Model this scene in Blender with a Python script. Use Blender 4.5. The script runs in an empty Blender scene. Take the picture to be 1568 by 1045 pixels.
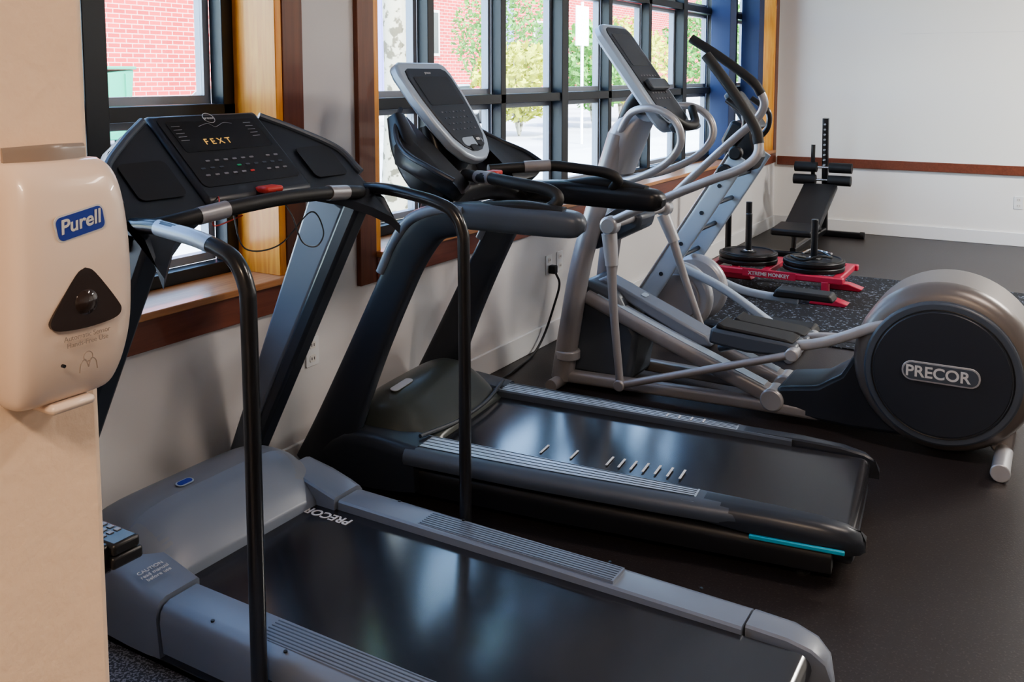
import bpy, bmesh, math, random
from mathutils import Vector, Matrix
random.seed(7)
S=bpy.context.scene
COL=S.collection
S.view_settings.view_transform='AgX'
try: S.view_settings.look='AgX - Medium High Contrast'
except Exception: pass
# ---------------------------------------------------------------- materials
def mat(name,col,rough=0.5,metal=0.0,noise=None,bump=None,coat=0.0,spec=0.5,emis=None):
    m=bpy.data.materials.new(name); m.use_nodes=True
    nt=m.node_tree; b=nt.nodes['Principled BSDF']
    b.inputs['Base Color'].default_value=(*col,1); b.inputs['Roughness'].default_value=rough
    b.inputs['Metallic'].default_value=metal; b.inputs['Coat Weight'].default_value=coat
    b.inputs['Specular IOR Level'].default_value=spec
    tc=nt.nodes.new('ShaderNodeTexCoord')
    if emis:
        b.inputs['Emission Color'].default_value=(*emis[0],1); b.inputs['Emission Strength'].default_value=emis[1]
    if noise:   # (scale, amount)
        n=nt.nodes.new('ShaderNodeTexNoise'); n.inputs['Scale'].default_value=noise[0]; n.inputs['Detail'].default_value=6
        nt.links.new(tc.outputs['Object'],n.inputs['Vector'])
        r=nt.nodes.new('ShaderNodeValToRGB')
        k=noise[1]
        r.color_ramp.elements[0].position=.3; r.color_ramp.elements[1].position=.7
        r.color_ramp.elements[0].color=(*[c*(1-k) for c in col],1)
        r.color_ramp.elements[1].color=(*[min(1,c*(1+k)) for c in col],1)
        nt.links.new(n.outputs['Fac'],r.inputs['Fac']); nt.links.new(r.outputs['Color'],b.inputs['Base Color'])
    if bump:    # (scale,strength)
        n=nt.nodes.new('ShaderNodeTexNoise'); n.inputs['Scale'].default_value=bump[0]; n.inputs['Detail'].default_value=4
        nt.links.new(tc.outputs['Object'],n.inputs['Vector'])
        bp=nt.nodes.new('ShaderNodeBump'); bp.inputs['Strength'].default_value=bump[1]; bp.inputs['Distance'].default_value=bump[2] if len(bump)>2 else .002
        nt.links.new(n.outputs['Fac'],bp.inputs['Height']); nt.links.new(bp.outputs['Normal'],b.inputs['Normal'])
    return m
def speckle(name,base,fleck,scale,thr,rough,bs=.25):
    m=mat(name,base,rough); nt=m.node_tree; b=nt.nodes['Principled BSDF']
    tc=nt.nodes.new('ShaderNodeTexCoord')
    v=nt.nodes.new('ShaderNodeTexNoise'); v.inputs['Scale'].default_value=scale; v.inputs['Detail'].default_value=3
    nt.links.new(tc.outputs['Object'],v.inputs['Vector'])
    r=nt.nodes.new('ShaderNodeValToRGB'); r.color_ramp.elements[0].position=thr; r.color_ramp.elements[0].color=(*base,1)
    r.color_ramp.elements[1].position=thr+.04; r.color_ramp.elements[1].color=(*fleck,1)
    nt.links.new(v.outputs['Fac'],r.inputs['Fac']); nt.links.new(r.outputs['Color'],b.inputs['Base Color'])
    bp=nt.nodes.new('ShaderNodeBump'); bp.inputs['Strength'].default_value=bs; bp.inputs['Distance'].default_value=.002
    nt.links.new(v.outputs['Fac'],bp.inputs['Height']); nt.links.new(bp.outputs['Normal'],b.inputs['Normal'])
    return m
def wood(name,c1,c2,rough,axis):
    m=mat(name,c1,rough,coat=.25); nt=m.node_tree; b=nt.nodes['Principled BSDF']
    tc=nt.nodes.new('ShaderNodeTexCoord'); mp=nt.nodes.new('ShaderNodeMapping')
    sc=[14,14,14]; sc[axis]=.9; mp.inputs['Scale'].default_value=sc
    n=nt.nodes.new('ShaderNodeTexNoise'); n.inputs['Scale'].default_value=3; n.inputs['Detail'].default_value=8; n.inputs['Distortion'].default_value=1.2
    nt.links.new(tc.outputs['Object'],mp.inputs['Vector']); nt.links.new(mp.outputs['Vector'],n.inputs['Vector'])
    r=nt.nodes.new('ShaderNodeValToRGB'); r.color_ramp.elements[0].position=.3; r.color_ramp.elements[1].position=.72
    r.color_ramp.elements[0].color=(*c1,1); r.color_ramp.elements[1].color=(*c2,1)
    nt.links.new(n.outputs['Fac'],r.inputs['Fac']); nt.links.new(r.outputs['Color'],b.inputs['Base Color'])
    return m
def brickmat():
    m=mat('brick_red',(.4,.1,.08),.9); nt=m.node_tree; b=nt.nodes['Principled BSDF']
    tc=nt.nodes.new('ShaderNodeTexCoord'); sp=nt.nodes.new('ShaderNodeSeparateXYZ'); cb=nt.nodes.new('ShaderNodeCombineXYZ')
    nt.links.new(tc.outputs['Object'],sp.inputs[0]); nt.links.new(sp.outputs['Y'],cb.inputs['X']); nt.links.new(sp.outputs['Z'],cb.inputs['Y'])
    br=nt.nodes.new('ShaderNodeTexBrick'); br.inputs['Scale'].default_value=1.0
    br.inputs['Color1'].default_value=(.42,.028,.028,1); br.inputs['Color2'].default_value=(.29,.018,.02,1); br.inputs['Mortar'].default_value=(.5,.24,.22,1)
    br.inputs['Brick Width'].default_value=.5; br.inputs['Row Height'].default_value=.17; br.inputs['Mortar Size'].default_value=.018
    nt.links.new(cb.outputs[0],br.inputs['Vector']); nt.links.new(br.outputs['Color'],b.inputs['Base Color'])
    return m
M={}
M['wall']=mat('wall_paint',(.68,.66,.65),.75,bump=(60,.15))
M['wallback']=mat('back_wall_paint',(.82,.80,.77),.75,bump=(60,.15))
M['pillar']=mat('pillar_warm_lit',(.80,.60,.44),.7,noise=(3,.04),bump=(45,.5,.004))  # warm lamp tint put into the base colour
M['ceil']=mat('ceiling_paint',(.75,.72,.68),.8)
M['white']=mat('white_trim',(.76,.76,.76),.5)
M['floor']=speckle('rubber_floor',(.025,.020,.020),(.055,.047,.045),130,.60,.40,.25)
M['carpet']=speckle('carpet_speckled',(.13,.15,.19),(.45,.50,.60),140,.50,.95)
M['mat']=speckle('turf_mat_black',(.006,.007,.010),(.17,.20,.26),50,.60,.85)
M['woodv']=wood('wood_orange_lit_v',(.74,.25,.030),(.95,.44,.07),.4,2)  # jamb wood, brightness of the light on it put into the colour
M['woodh']=wood('wood_orange_h',(.42,.18,.07),(.60,.29,.12),.4,1)
M['woodd']=wood('wood_unlit',(.13,.036,.014),(.19,.060,.024),.45,2)  # same wood on casings and head, shade put into the colour
M['woodr']=wood('wood_rail',(.15,.040,.020),(.21,.062,.032),.45,1)
M['steel']=mat('window_steel_black',(.010,.014,.020),.4)
M['alu']=mat('window_sash_grey',(.30,.33,.38),.45,.3)
M['blue']=mat('window_blue',(.020,.040,.12),.5)
M['blk']=mat('plastic_black',(.012,.013,.016),.36)
M['blkm']=mat('tube_black_paint',(.010,.011,.014),.28,coat=.3)
M['rubber']=mat('rubber_grip',(.012,.012,.013),.55,bump=(200,.15,.001))
M['slate']=mat('plastic_slate',(.065,.080,.105),.38,bump=(300,.05,.001))
M['slated']=mat('plastic_slate_dark',(.024,.030,.042),.36)
M['gry']=mat('plastic_grey_blue',(.15,.175,.225),.36,bump=(300,.05,.001))
M['hood1']=mat('hood_grey',(.16,.175,.205),.42)
M['hood2']=mat('hood_green_grey',(.036,.043,.040),.30)
M['silver']=mat('silver_paint',(.42,.43,.46),.33,.4)
M['silverw']=mat('silver_warm',(.30,.295,.31),.36,.35)
M['drum']=mat('drum_bronze',(.17,.155,.15),.34,.35)
M['silverb']=mat('silver_blue',(.40,.48,.58),.34,.3)
M['chrome']=mat('chrome',(.7,.7,.72),.15,1)
M['belt']=mat('running_belt',(.018,.019,.024),.165,noise=(40,.15),spec=1.0)
M['txt']=mat('print_white',(.55,.55,.56),.5)
M['led']=mat('led_amber',(.4,.25,.08),.5,emis=((1,.55,.12),.45))
M['scr']=mat('screen_black',(.01,.01,.012),.12)
M['red']=mat('red_paint',(.50,.035,.075),.4,coat=.3)
M['btnr']=mat('button_red',(.5,.05,.04),.5); M['btng']=mat('button_green',(.03,.3,.15),.5); M['btnw']=mat('button_grey',(.20,.20,.22),.5)
M['cyan']=mat('cyan_strip',(.02,.35,.5),.4)
M['disp']=mat('dispenser_plastic',(.70,.57,.48),.32,coat=.3)
M['dispg']=mat('dispenser_grey',(.25,.2,.17),.3)
M['lblue']=mat('label_blue',(.015,.04,.30),.4)
M['smoke']=mat('smoked_plastic',(.03,.02,.018),.08,coat=.5)
M['iron']=mat('cast_iron',(.02,.02,.022),.4,.4)
M['vinyl']=mat('black_vinyl',(.016,.016,.018),.4)
M['pave']=mat('pavement_concrete',(.48,.49,.50),.9,noise=(.5,.12))
M['road']=mat('road_asphalt',(.36,.37,.39),.9,noise=(.35,.2))
M['brick']=brickmat()
M['bark']=speckle('tree_bark',(.34,.32,.24),(.09,.08,.05),8,.54,.9)
M['leafy']=mat('leaf_yellow',(.34,.36,.02),.7,noise=(2,.4)); M['leafg']=mat('leaf_green',(.06,.20,.02),.7,noise=(2,.4))
M['conc']=mat('stucco_pale',(.50,.46,.43),.9)
M['purple']=mat('door_violet',(.14,.14,.34),.6)
M['dump']=mat('dumpster_green',(.005,.22,.13),.6)
M['carp']=mat('car_paint',(.35,.37,.40),.25,.3,coat=.6); M['glassd']=mat('car_glass',(.03,.04,.05),.08)
def glassmat():
    m=bpy.data.materials.new('window_glass'); m.use_nodes=True; nt=m.node_tree; nt.nodes.clear()
    o=nt.nodes.new('ShaderNodeOutputMaterial'); mx=nt.nodes.new('ShaderNodeMixShader'); t=nt.nodes.new('ShaderNodeBsdfTransparent'); g=nt.nodes.new('ShaderNodeBsdfGlossy')
    g.inputs['Roughness'].default_value=.02; t.inputs['Color'].default_value=(.93,.96,.97,1)
    mx.inputs[0].default_value=.05
    nt.links.new(t.outputs[0],mx.inputs[1]); nt.links.new(g.outputs[0],mx.inputs[2]); nt.links.new(mx.outputs[0],o.inputs[0]); return m
M['glass']=glassmat()
# ---------------------------------------------------------------- mesh helpers
def root(name,loc=(0,0,0),rz=0):
    e=bpy.data.objects.new(name,None); COL.objects.link(e); e.location=loc; e.rotation_euler=(0,0,rz); e.empty_display_size=.1; return e
def finish(name,bm,m,parent,smooth=True,bevel=0,seg=2,ang=35):
    bmesh.ops.recalc_face_normals(bm,faces=bm.faces)
    me=bpy.data.meshes.new(name); bm.to_mesh(me); bm.free()
    me.materials.append(m)
    if smooth:
        for p in me.polygons: p.use_smooth=True
        me.set_sharp_from_angle(angle=math.radians(ang))
    o=bpy.data.objects.new(name,me); COL.objects.link(o)
    if parent: o.parent=parent
    if bevel:
        b=o.modifiers.new('b','BEVEL'); b.width=bevel; b.segments=seg; b.limit_method='ANGLE'; b.angle_limit=math.radians(40)
    return o
def box(name,x,y,z,m,parent=None,bevel=0,mw=None,seg=2):
    bm=bmesh.new()
    vs=[bm.verts.new((a,b,c)) for a in x for b in y for c in z]
    for f in [(0,1,3,2),(4,6,7,5),(0,4,5,1),(2,3,7,6),(0,2,6,4),(1,5,7,3)]: bm.faces.new([vs[i] for i in f])
    if mw is not None: bmesh.ops.transform(bm,matrix=mw,verts=bm.verts)
    return finish(name,bm,m,parent,bevel>0,bevel,seg)
def frame(o,right,up):
    r=Vector(right).normalized(); u=Vector(up).normalized(); n=r.cross(u)
    mm=Matrix((r,u,n)).transposed().to_4x4(); mm.translation=Vector(o); return mm
def cr(pts,res):
    P=[Vector(p) for p in pts]
    if len(P)<3 or res<=1: return P
    out=[]
    Q=[2*P[0]-P[1]]+P+[2*P[-1]-P[-2]]
    for i in range(1,len(Q)-2):
        a,b,c,d=Q[i-1:i+3]
        for k in range(res):
            t=k/res
            out.append(.5*((2*b)+(c-a)*t+(2*a-5*b+4*c-d)*t*t+(3*b-a-3*c+d)*t**3))
    out.append(P[-1]); return out
def sweep(name,pts,size,m,parent=None,side=None,n=16,p=2.0,res=8,ang=35,bevel=0):
    N=len(pts)
    if not isinstance(size,list): size=[size]*N
    sz=[Vector((s,s,0)) if not isinstance(s,tuple) else Vector((s[0],s[1],0)) for s in size]
    P=cr(pts,res); Z=cr(sz,res)
    bm=bmesh.new(); rings=[]; S0=Vector(side).normalized() if side else None; prevU=None
    for i,c in enumerate(P):
        T=(P[min(i+1,len(P)-1)]-P[max(i-1,0)]).normalized()
        if S0: U=T.cross(S0).normalized(); Sd=U.cross(T).normalized()
        else:
            if prevU is None:
                a=Vector((0,0,1)) if abs(T.z)<.9 else Vector((1,0,0)); U=(a-T*a.dot(T)).normalized()
            else: U=(prevU-T*prevU.dot(T)).normalized()
            prevU=U; Sd=U.cross(T).normalized()
        r=[]
        for k in range(n):
            an=2*math.pi*(k+.5)/n; cc,ss=math.cos(an),math.sin(an)
            cx=math.copysign(abs(cc)**(2/p),cc)*Z[i].x; sy=math.copysign(abs(ss)**(2/p),ss)*Z[i].y
            r.append(bm.verts.new(c+U*cx+Sd*sy))
        rings.append(r)
    for a,b in zip(rings,rings[1:]):
        for k in range(n): bm.faces.new((a[k],a[(k+1)%n],b[(k+1)%n],b[k]))
    bm.faces.new(rings[0]); bm.faces.new(rings[-1][::-1])
    return finish(name,bm,m,parent,True,bevel,2,ang)
def loft(name,rings,m,parent=None,ang=35,bevel=0):
    bm=bmesh.new(); R=[[bm.verts.new(v) for v in r] for r in rings]; n=len(R[0])
    for a,b in zip(R,R[1:]):
        for k in range(n): bm.faces.new((a[k],a[(k+1)%n],b[(k+1)%n],b[k]))
    bm.faces.new(R[0]); bm.faces.new(R[-1][::-1])
    return finish(name,bm,m,parent,True,bevel,2,ang)
def prism(name,poly,a,b,m,parent=None,bevel=0,axis='y',smooth=0,seg=2):
    if smooth: poly=[(v.x,v.y) for v in cr([(p[0],p[1],0) for p in poly],smooth)]
    f={'y':lambda p,t:(p[0],t,p[1]),'x':lambda p,t:(t,p[0],p[1]),'z':lambda p,t:(p[0],p[1],t)}[axis]
    bm=bmesh.new(); A=[bm.verts.new(f(p,a)) for p in poly]; B=[bm.verts.new(f(p,b)) for p in poly]; n=len(poly)
    for k in range(n): bm.faces.new((A[k],A[(k+1)%n],B[(k+1)%n],B[k]))
    bm.faces.new(A); bm.faces.new(B[::-1])
    return finish(name,bm,m,parent,True,bevel,seg)
def disc(name,c,axis,r,h,m,parent=None,bevel=0,n=48,r2=None):
    a=Vector(axis).normalized(); c=Vector(c)
    return sweep(name,[c-a*h/2,c+a*h/2],[r,r2 if r2 else r],m,parent,n=n,res=1,bevel=bevel)
def ring(name,c,axis,R,r,m,parent=None,n=48,k=8):
    a=Vector(axis).normalized(); t=Vector((0,0,1)) if abs(a.z)<.9 else Vector((1,0,0)); u=a.cross(t).normalized(); v=a.cross(u)
    bm=bmesh.new(); rs=[]
    for i in range(n):
        A=2*math.pi*i/n; d=u*math.cos(A)+v*math.sin(A)
        rs.append([bm.verts.new(Vector(c)+d*(R+r*math.cos(2*math.pi*j/k))+a*r*math.sin(2*math.pi*j/k)) for j in range(k)])
    for i in range(n):
        for j in range(k): bm.faces.new((rs[i][j],rs[i][(j+1)%k],rs[(i+1)%n][(j+1)%k],rs[(i+1)%n][j]))
    return finish(name,bm,m,parent)
def sphere(name,c,r,m,parent=None,sc=(1,1,1)):
    bm=bmesh.new(); bmesh.ops.create_uvsphere(bm,u_segments=24,v_segments=14,radius=r)
    for v in bm.verts: v.co=Vector((v.co.x*sc[0],v.co.y*sc[1],v.co.z*sc[2]))+Vector(c)
    return finish(name,bm,m,parent)
def text(name,body,size,o,right,up,m,parent=None,ext=.0006,shear=0,bold=0):
    cu=bpy.data.curves.new(name,'FONT'); cu.body=body; cu.size=size; cu.extrude=ext; cu.align_x='CENTER'; cu.align_y='CENTER'; cu.shear=shear; cu.offset=bold
    cu.materials.append(m); ob=bpy.data.objects.new(name,cu); COL.objects.link(ob)
    if parent: ob.parent=parent
    ob.matrix_local=frame(o,right,up); return ob
def rrect(w,h,r,n=5):
    out=[]
    for cx,cy,a0 in ((w-r,h-r,0),(-w+r,h-r,90),(-w+r,-h+r,180),(w-r,-h+r,270)):
        for k in range(n+1):
            a=math.radians(a0+90*k/n); out.append((cx+r*math.cos(a),cy+r*math.sin(a)))
    return out
def plate(name,w,h,r,t,o,right,up,m,parent=None,bevel=0):
    poly=rrect(w/2,h/2,r); mm=frame(o,right,up); bm=bmesh.new()
    A=[bm.verts.new(mm@Vector((p[0],p[1],0))) for p in poly]; B=[bm.verts.new(mm@Vector((p[0],p[1],t))) for p in poly]; n=len(poly)
    for k in range(n): bm.faces.new((A[k],A[(k+1)%n],B[(k+1)%n],B[k]))
    bm.faces.new(A[::-1]); bm.faces.new(B)
    return finish(name,bm,m,parent,True,bevel)

# ================================================================ ROOM
YB=9.88; ZC=3.4; XR=8.0; YN=-3.2
box('floor',(-.3,XR),(YN,YB),(-.1,0),M['floor'])
box('ceiling',(-.3,XR+.2),(YN,YB+.2),(ZC,ZC+.15),M['ceil'])
box('wall_back',(-.3,XR),(YB,YB+.2),(-.1,ZC),M['wallback'])
box('wall_right',(XR,XR+.2),(YN,YB+.2),(-.1,ZC),M['wallback'])
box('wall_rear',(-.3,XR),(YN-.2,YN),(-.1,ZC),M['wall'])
W=root('wall_left')
O=[(.2,2.65),(3.2,9.72)]; ZS=.80; ZT=2.95
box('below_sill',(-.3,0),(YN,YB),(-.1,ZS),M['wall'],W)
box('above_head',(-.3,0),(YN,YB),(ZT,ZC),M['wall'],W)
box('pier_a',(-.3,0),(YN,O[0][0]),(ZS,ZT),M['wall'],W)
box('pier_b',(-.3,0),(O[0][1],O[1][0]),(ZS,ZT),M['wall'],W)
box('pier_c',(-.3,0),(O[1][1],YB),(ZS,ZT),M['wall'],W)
def window(name,y0,y1,posts,thin,blue=()):
    R=root(name)
    box('jamb_far',(-.25,.02),(y1-.035,y1),(ZS+.025,ZT),M['woodv'],R,.003)
    box('jamb_near',(-.25,.02),(y0,y0+.035),(ZS+.025,ZT),M['woodv'],R,.003)
    box('head',(-.25,.02),(y0+.035,y1-.035),(ZT-.03,ZT),M['woodd'],R)
    box('casing_near',(.001,.024),(y0-.11,y0),(.69,ZT+.1),M['woodd'],R,.003)
    ce=min(y1+.11,YB-.002)
    box('casing_far',(.001,.024),(y1,ce),(.69,ZT+.1),M['woodd'],R,.003)
    box('sill',(-.25,.055),(y0-.0,y1),(ZS,ZS+.026),M['woodh'],R,.004)
    box('apron',(.001,.03),(y0-.0,y1),(.69,ZS),M['woodr'],R,.003)
    xg=-.24
    zs=[(.826,.875),(1.435,1.49),(2.15,2.205),(ZT-.08,ZT-.03)]
    for i,z in enumerate(zs): box('rail_%d'%i,(xg-.03,xg+.04),(y0+.035,y1-.035),z,M['steel'],R,.003)
    ys=[]
    for p in posts: box('post',(xg-.035,xg+.05),(p-.045,p+.045),(.826,ZT-.03),M['steel'],R,.003); ys.append((p-.045,p+.045))
    for p in thin: box('mullion',(xg-.03,xg+.04),(p-.028,p+.028),(.826,ZT-.03),M['steel'],R,.003); ys.append((p-.028,p+.028))
    ys.sort()
    for a,b in zip(ys,ys[1:]):
        for j in range(3):
            za,zb=zs[j][1],zs[j+1][0]; ya,yb=a[1],b[0]; w=.032
            if yb-ya<.1: continue
            box('sash_n',(xg-.075,xg-.0305),(ya,ya+w),(za,zb),M['alu'],R); box('sash_f',(xg-.075,xg-.0305),(yb-w,yb),(za,zb),M['alu'],R)
            box('sash_b',(xg-.075,xg-.0305),(ya+w,yb-w),(za,za+w),M['alu'],R); box('sash_t',(xg-.075,xg-.0305),(ya+w,yb-w),(zb-w,zb),M['alu'],R)
            box('glass',(xg-.045,xg-.042),(ya+w,yb-w),(za+w,zb-w),M['glass'],R)
    for a,b in blue: box('blue_post',(xg+.041,-.02),(a,b),(.83,ZT-.03),M['blue'],R,.004)
window('window_1',O[0][0],O[0][1],[.28,2.00],[.87,1.45,2.585])
window('window_2',O[1][0],O[1][1],[5.42,7.64,9.64],[3.26,3.94,4.66,6.14,6.88,8.45,9.1],blue=[(8.32,8.5),(9.25,9.42)])
box('baseboard_left',(.001,.018),(YN,YB-.02),(0,.125),M['white'],None,.003)
box('baseboard_back',(.001,XR),(YB-.018,YB-.001),(0,.125),M['white'],None,.003)
box('trim_1',(.03,XR),(YB-.025,YB-.001),(.665,.755),M['woodr'],None,.003)
box('trim_2',(1.2,4.6),(YB-.002,YB+.001),(1.999,2.002),M['wall'])
box('pillar',(1.0,1.5),(-.9,.775),(0,ZC),M['pillar'],None,.012,seg=3)
def outlet(c,right):
    R=root('wall_outlet',c); up=(0,0,1)
    plate('cover',.075,.118,.006,.005,(0,0,0),right,up,M['white'],R,.001)
    r=Vector(right); n=r.cross(Vector(up))
    for dz in (-.028,.028):
        plate('socket',.034,.03,.008,.002,n*.005+Vector((0,0,dz)),right,up,M['ceil'],R)
        for s in (-.007,.007): plate('slot',.003,.012,.001,.001,n*.0072+Vector((0,0,dz))+r*s,right,up,M['blk'],R)
    return R
outlet((.001,2.80,.475),(0,1,0)); outlet((.001,4.84,.475),(0,1,0)); outlet((.001,4.98,.475),(0,1,0)); outlet((2.28,YB-.001,.41),(1,0,0))
PC=root('power_cord',(0,0,0))
box('plug',(.0105,.055),(4.82,4.86),(.425,.475),M['blk'],PC,.006)
sweep('cable',[(.05,4.84,.43),(.07,4.85,.36),(.06,4.80,.24),(.05,4.70,.09),(.06,4.55,.012),(.10,4.30,.009),(.14,4.0,.009),(.2,3.62,.009)],.007,M['blk'],PC,n=8)

# ================================================================ TREADMILLS
def rail(name,s,xs,m,P,yin):
    rings=[]
    for x,yo,zt,zb in xs:
        pr=[(yin,zb),(yin,zt-.006),(yin+.006,zt),(yo-.035,zt),(yo-.015,zt-.007),(yo-.004,zt-.022),(yo,zt-min(.05,(zt-zb)*.7)),(yo-.008,zb)]
        rings.append([(x,s*a,b) for a,b in pr])
    return loft(name,rings,m,P,ang=40)
def hood(name,secs,m,P,zb,pw=4,n=24):
    C=cr([(s[0],s[1],s[2]) for s in secs],5); rings=[]
    for v in C:
        x,Wd,zt=v
        rings.append([(x,Wd*math.sin(math.pi/2*(-1+2*k/n)),zb+(zt-zb)*(max(0,1-abs(math.sin(math.pi/2*(-1+2*k/n)))**pw))**.5) for k in range(n+1)])
    return loft(name,rings,m,P,ang=50)
def belt(P,x0,x1,hw,zt,zr):
    r=.036; pl=[(x0,zt-2*r),(x0,zt)]; nn=10
    pl+=[(x1+r*math.sin(math.pi*k/nn),zr-r+r*math.cos(math.pi*k/nn)) for k in range(nn+1)]
    return prism('belt',pl,-hw,hw,M['belt'],P)

def treadmill_a():
    P=root('treadmill',(.10,1.945,0))
    box('chassis',(.12,1.96),(-.345,.345),(.035,.118),M['blk'],P,.01)
    for x in (.2,1.88):
        for s in (-.3,.3): disc('foot',(x,s,.018),(0,0,1),.03,.036,M['rubber'],P)
    belt(P,.36,2.00,.285,.192,.185)
    for s in (-1,1):
        rail('side_rail',s,[(.53,.415,.222,.085),(1.2,.415,.215,.085),(1.86,.412,.205,.085)],M['gry'],P,.285)
        rail('end_cap',s,[(1.866,.413,.206,.06),(1.97,.412,.202,.06),(2.03,.40,.190,.06),(2.065,.38,.168,.065),(2.08,.35,.13,.07)],M['gry'],P,.30)
        rail('corner_block',s,[(.30,.42,.285,.07),(.40,.425,.265,.07),(.48,.425,.243,.07),(.522,.42,.232,.07)],M['gry'],P,.275)
        box('rib_bed',(.84,1.50),sorted((s*.298,s*.378)),(.205,.2200),M['gry'],P)
        for k in range(7):
            y=s*(.303+.0115*k); sweep('rib',[(.845,y,.2200),(1.495,y,.2198)],(.002,.0020),M['slate'],P,side=(0,1,0),n=8,res=1)
        for x in (.7,.95,1.45,1.72): disc('screw',(x,s*.388,.2185),(0,0,1),.005,.004,M['blk'],P,n=12)
        box('skirt',(.3,1.97),(s*.36-.03,s*.36+.03),(.04,.09),M['slated'],P,.01)
    box('rear_roller_cover',(1.95,2.04),(-.30,.30),(.06,.118),M['slated'],P,.02)
    hood('motor_hood',[(0,.36,.16),(.03,.39,.25),(.10,.41,.325),(.20,.415,.355),(.30,.412,.345),(.38,.405,.285),(.43,.40,.225)],M['hood1'],P,.07,6)
    hood('hood_band',[(.28,.395,.36),(.33,.392,.332),(.40,.388,.267),(.445,.385,.215)],M['gry'],P,.075,6)
    plate('badge',.06,.03,.014,.002,(.24,-.08,.3595),(0,1,0),(-1,0,.12),M['silverb'],P)
    plate('badge_in',.05,.022,.01,.001,(.24,-.08,.3615),(0,1,0),(-1,0,.12),M['lblue'],P)
    text('belt_print','PRECOR',.05,(.53,.235,.1925),(-1,0,0),(0,-1,0),M['txt'],P,bold=.001)
    text('decal','CAUTION\nread manual\nbefore use',.018,(.44,-.355,.262),(0,1,0),(-1,0,.18),M['txt'],P)
    for s in (-1,1):
        y0,y1=sorted((s*.375,s*.435))
        prism('upright_panel',[(-.092,.18),(-.02,.18),(.50,1.17),(.40,1.22),(.345,1.20)],y0,y1,M['gry'],P,.012)
        prism('upright_spine',[(-.018,.18),(.035,.18),(.575,1.2),(.56,1.24),(.50,1.19)],y0-.004,y1+.004,M['slated'],P,.012)
        box('upright_foot',(-.09,.14),(y0-.006,y1+.006),(.04,.20),M['slated'],P,.015)
    prof=lambda dx,dz,k:[(.245+dx,1.455+dz),(.262+dx,1.478+dz),(.285+dx,1.485+dz),(.50+dx,1.285+dz),(.525+dx,1.262+dz),(.52+dx,1.235+dz),(.46+dx,1.215+dz*k),(.34+dx,1.23+dz*k),(.27+dx,1.33+dz*k)]
    prism('console_body',prof(0,0,1),-.205,.205,M['slated'],P,.012)
    for s in (-1,1):
        rings=[]
        for y,dx,dz,k in ((.207,0.0,-.02,.2),(.30,.035,-.045,.2),(.39,.08,-.085,.2),(.44,.12,-.12,.1),(.465,.135,-.15,.1)):
            rings.append([(a,s*y,b) for a,b in prof(dx,dz,k)])
        loft('console_wing',rings,M['slated'],P,ang=45)
        sweep('wing_lip',[(.285,s*.22,1.47),(.345,s*.33,1.42),(.42,s*.44,1.355),(.50,s*.462,1.28)],.012,M['slate'],P,n=10)
        plate('cup_recess',.15,.13,.02,.003,(.452,s*.325,1.324),(0,1,-.0),(-.7,0,.66),M['blk'],P)
    t=Vector((.215,0,-.2)).normalized(); nrm=Vector((.2,0,.215)).normalized(); up=-t
    def pt(a,y,off=.001):
        return Vector((.285,0,1.485))+t*a+Vector((0,y,0))+nrm*off
    plate('display_panel',.375,.272,.02,.003,pt(.147,0,0),(0,1,0),up,M['blk'],P)
    plate('display_window',.33,.12,.01,.001,pt(.092,0,.003),(0,1,0),up,M['scr'],P)
    text('display_digits','F E X T',.032,pt(.118,-.03,.0045),(0,1,0),up,M['led'],P)
    text('logo','precor',.014,pt(.022,0,.0035),(0,1,0),up,M['txt'],P)
    ring('logo_oval',pt(.022,0,.0035),nrm,.02,.001,M['txt'],P)
    for i in range(10):
        for j in range(3):
            if (i*3+j*5)%7==0: continue
            c=pt(.19+.026*j,-.15+.033*i,.003); mm=[M['btnw'],M['slate'],M['btnw']][j]
            if j==1 and i in (3,4): mm=M['btng']
            if j==2 and i in (5,6): mm=M['btnr']
            plate('button',.016,.006,.003,.002,c,(0,1,0),up,mm,P)
    for i in range(5):
        for sy in (-.14,.13): plate('print',.03,.002,.001,.0005,pt(.05+.014*i,sy,.0042),(0,1,0),up,M['btnw'],P)
    sweep('profile_print',[pt(.055,-.06,.0045),pt(.045,-.02,.0045),pt(.06,.0,.0045),pt(.045,.04,.0045),pt(.05,.07,.0045)],.0008,M['btnw'],P,n=6)
    sweep('crossbar',[(.50,-.425,1.215),(.56,-.38,1.225),(.585,-.25,1.24),(.59,0,1.25),(.585,.25,1.24),(.56,.38,1.225),(.50,.425,1.215)],.021,M['rubber'],P)
    for s in (-1,1):
        sweep('pulse_sensor',[(.588,s*.20,1.2435),(.58,s*.29,1.2355)],.0235,M['silverw'],P,n=16)
        y=s*.445
        sweep('handrail',[(.42,y,1.22),(.60,y,1.232),(.74,y,1.217),(.825,y,1.20),(.88,y,1.175),(.912,y,1.12),(.918,y,1.04),(.92,y,.6),(.92,y,.10)],.0195,M['blkm'],P,n=20)
        if s<0: sweep('rail_sleeve',[(.62,y,1.231),(.74,y,1.2175),(.80,y,1.206)],.0205,M['silverb'],P,n=20)
        disc('post_bracket',(.92,s*.43,.12),(0,1,0),.03,.05,M['blk'],P)
        box('upright_collar',(.40,.50),sorted((s*.40,s*.465)),(1.15,1.25),M['slated'],P,.02)
    box('stop_key',(.505,.555),(-.02,.05),(1.262,1.282),M['btnr'],P,.008)
    sweep('key_cord',[(.55,.02,1.27),(.60,.03,1.20),(.62,.05,1.12),(.63,.10,1.10),(.63,.13,1.14),(.61,.10,1.20),(.60,-.02,1.12),(.60,-.15,1.13),(.59,-.18,1.23)],.0022,M['blk'],P,n=6)
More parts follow.
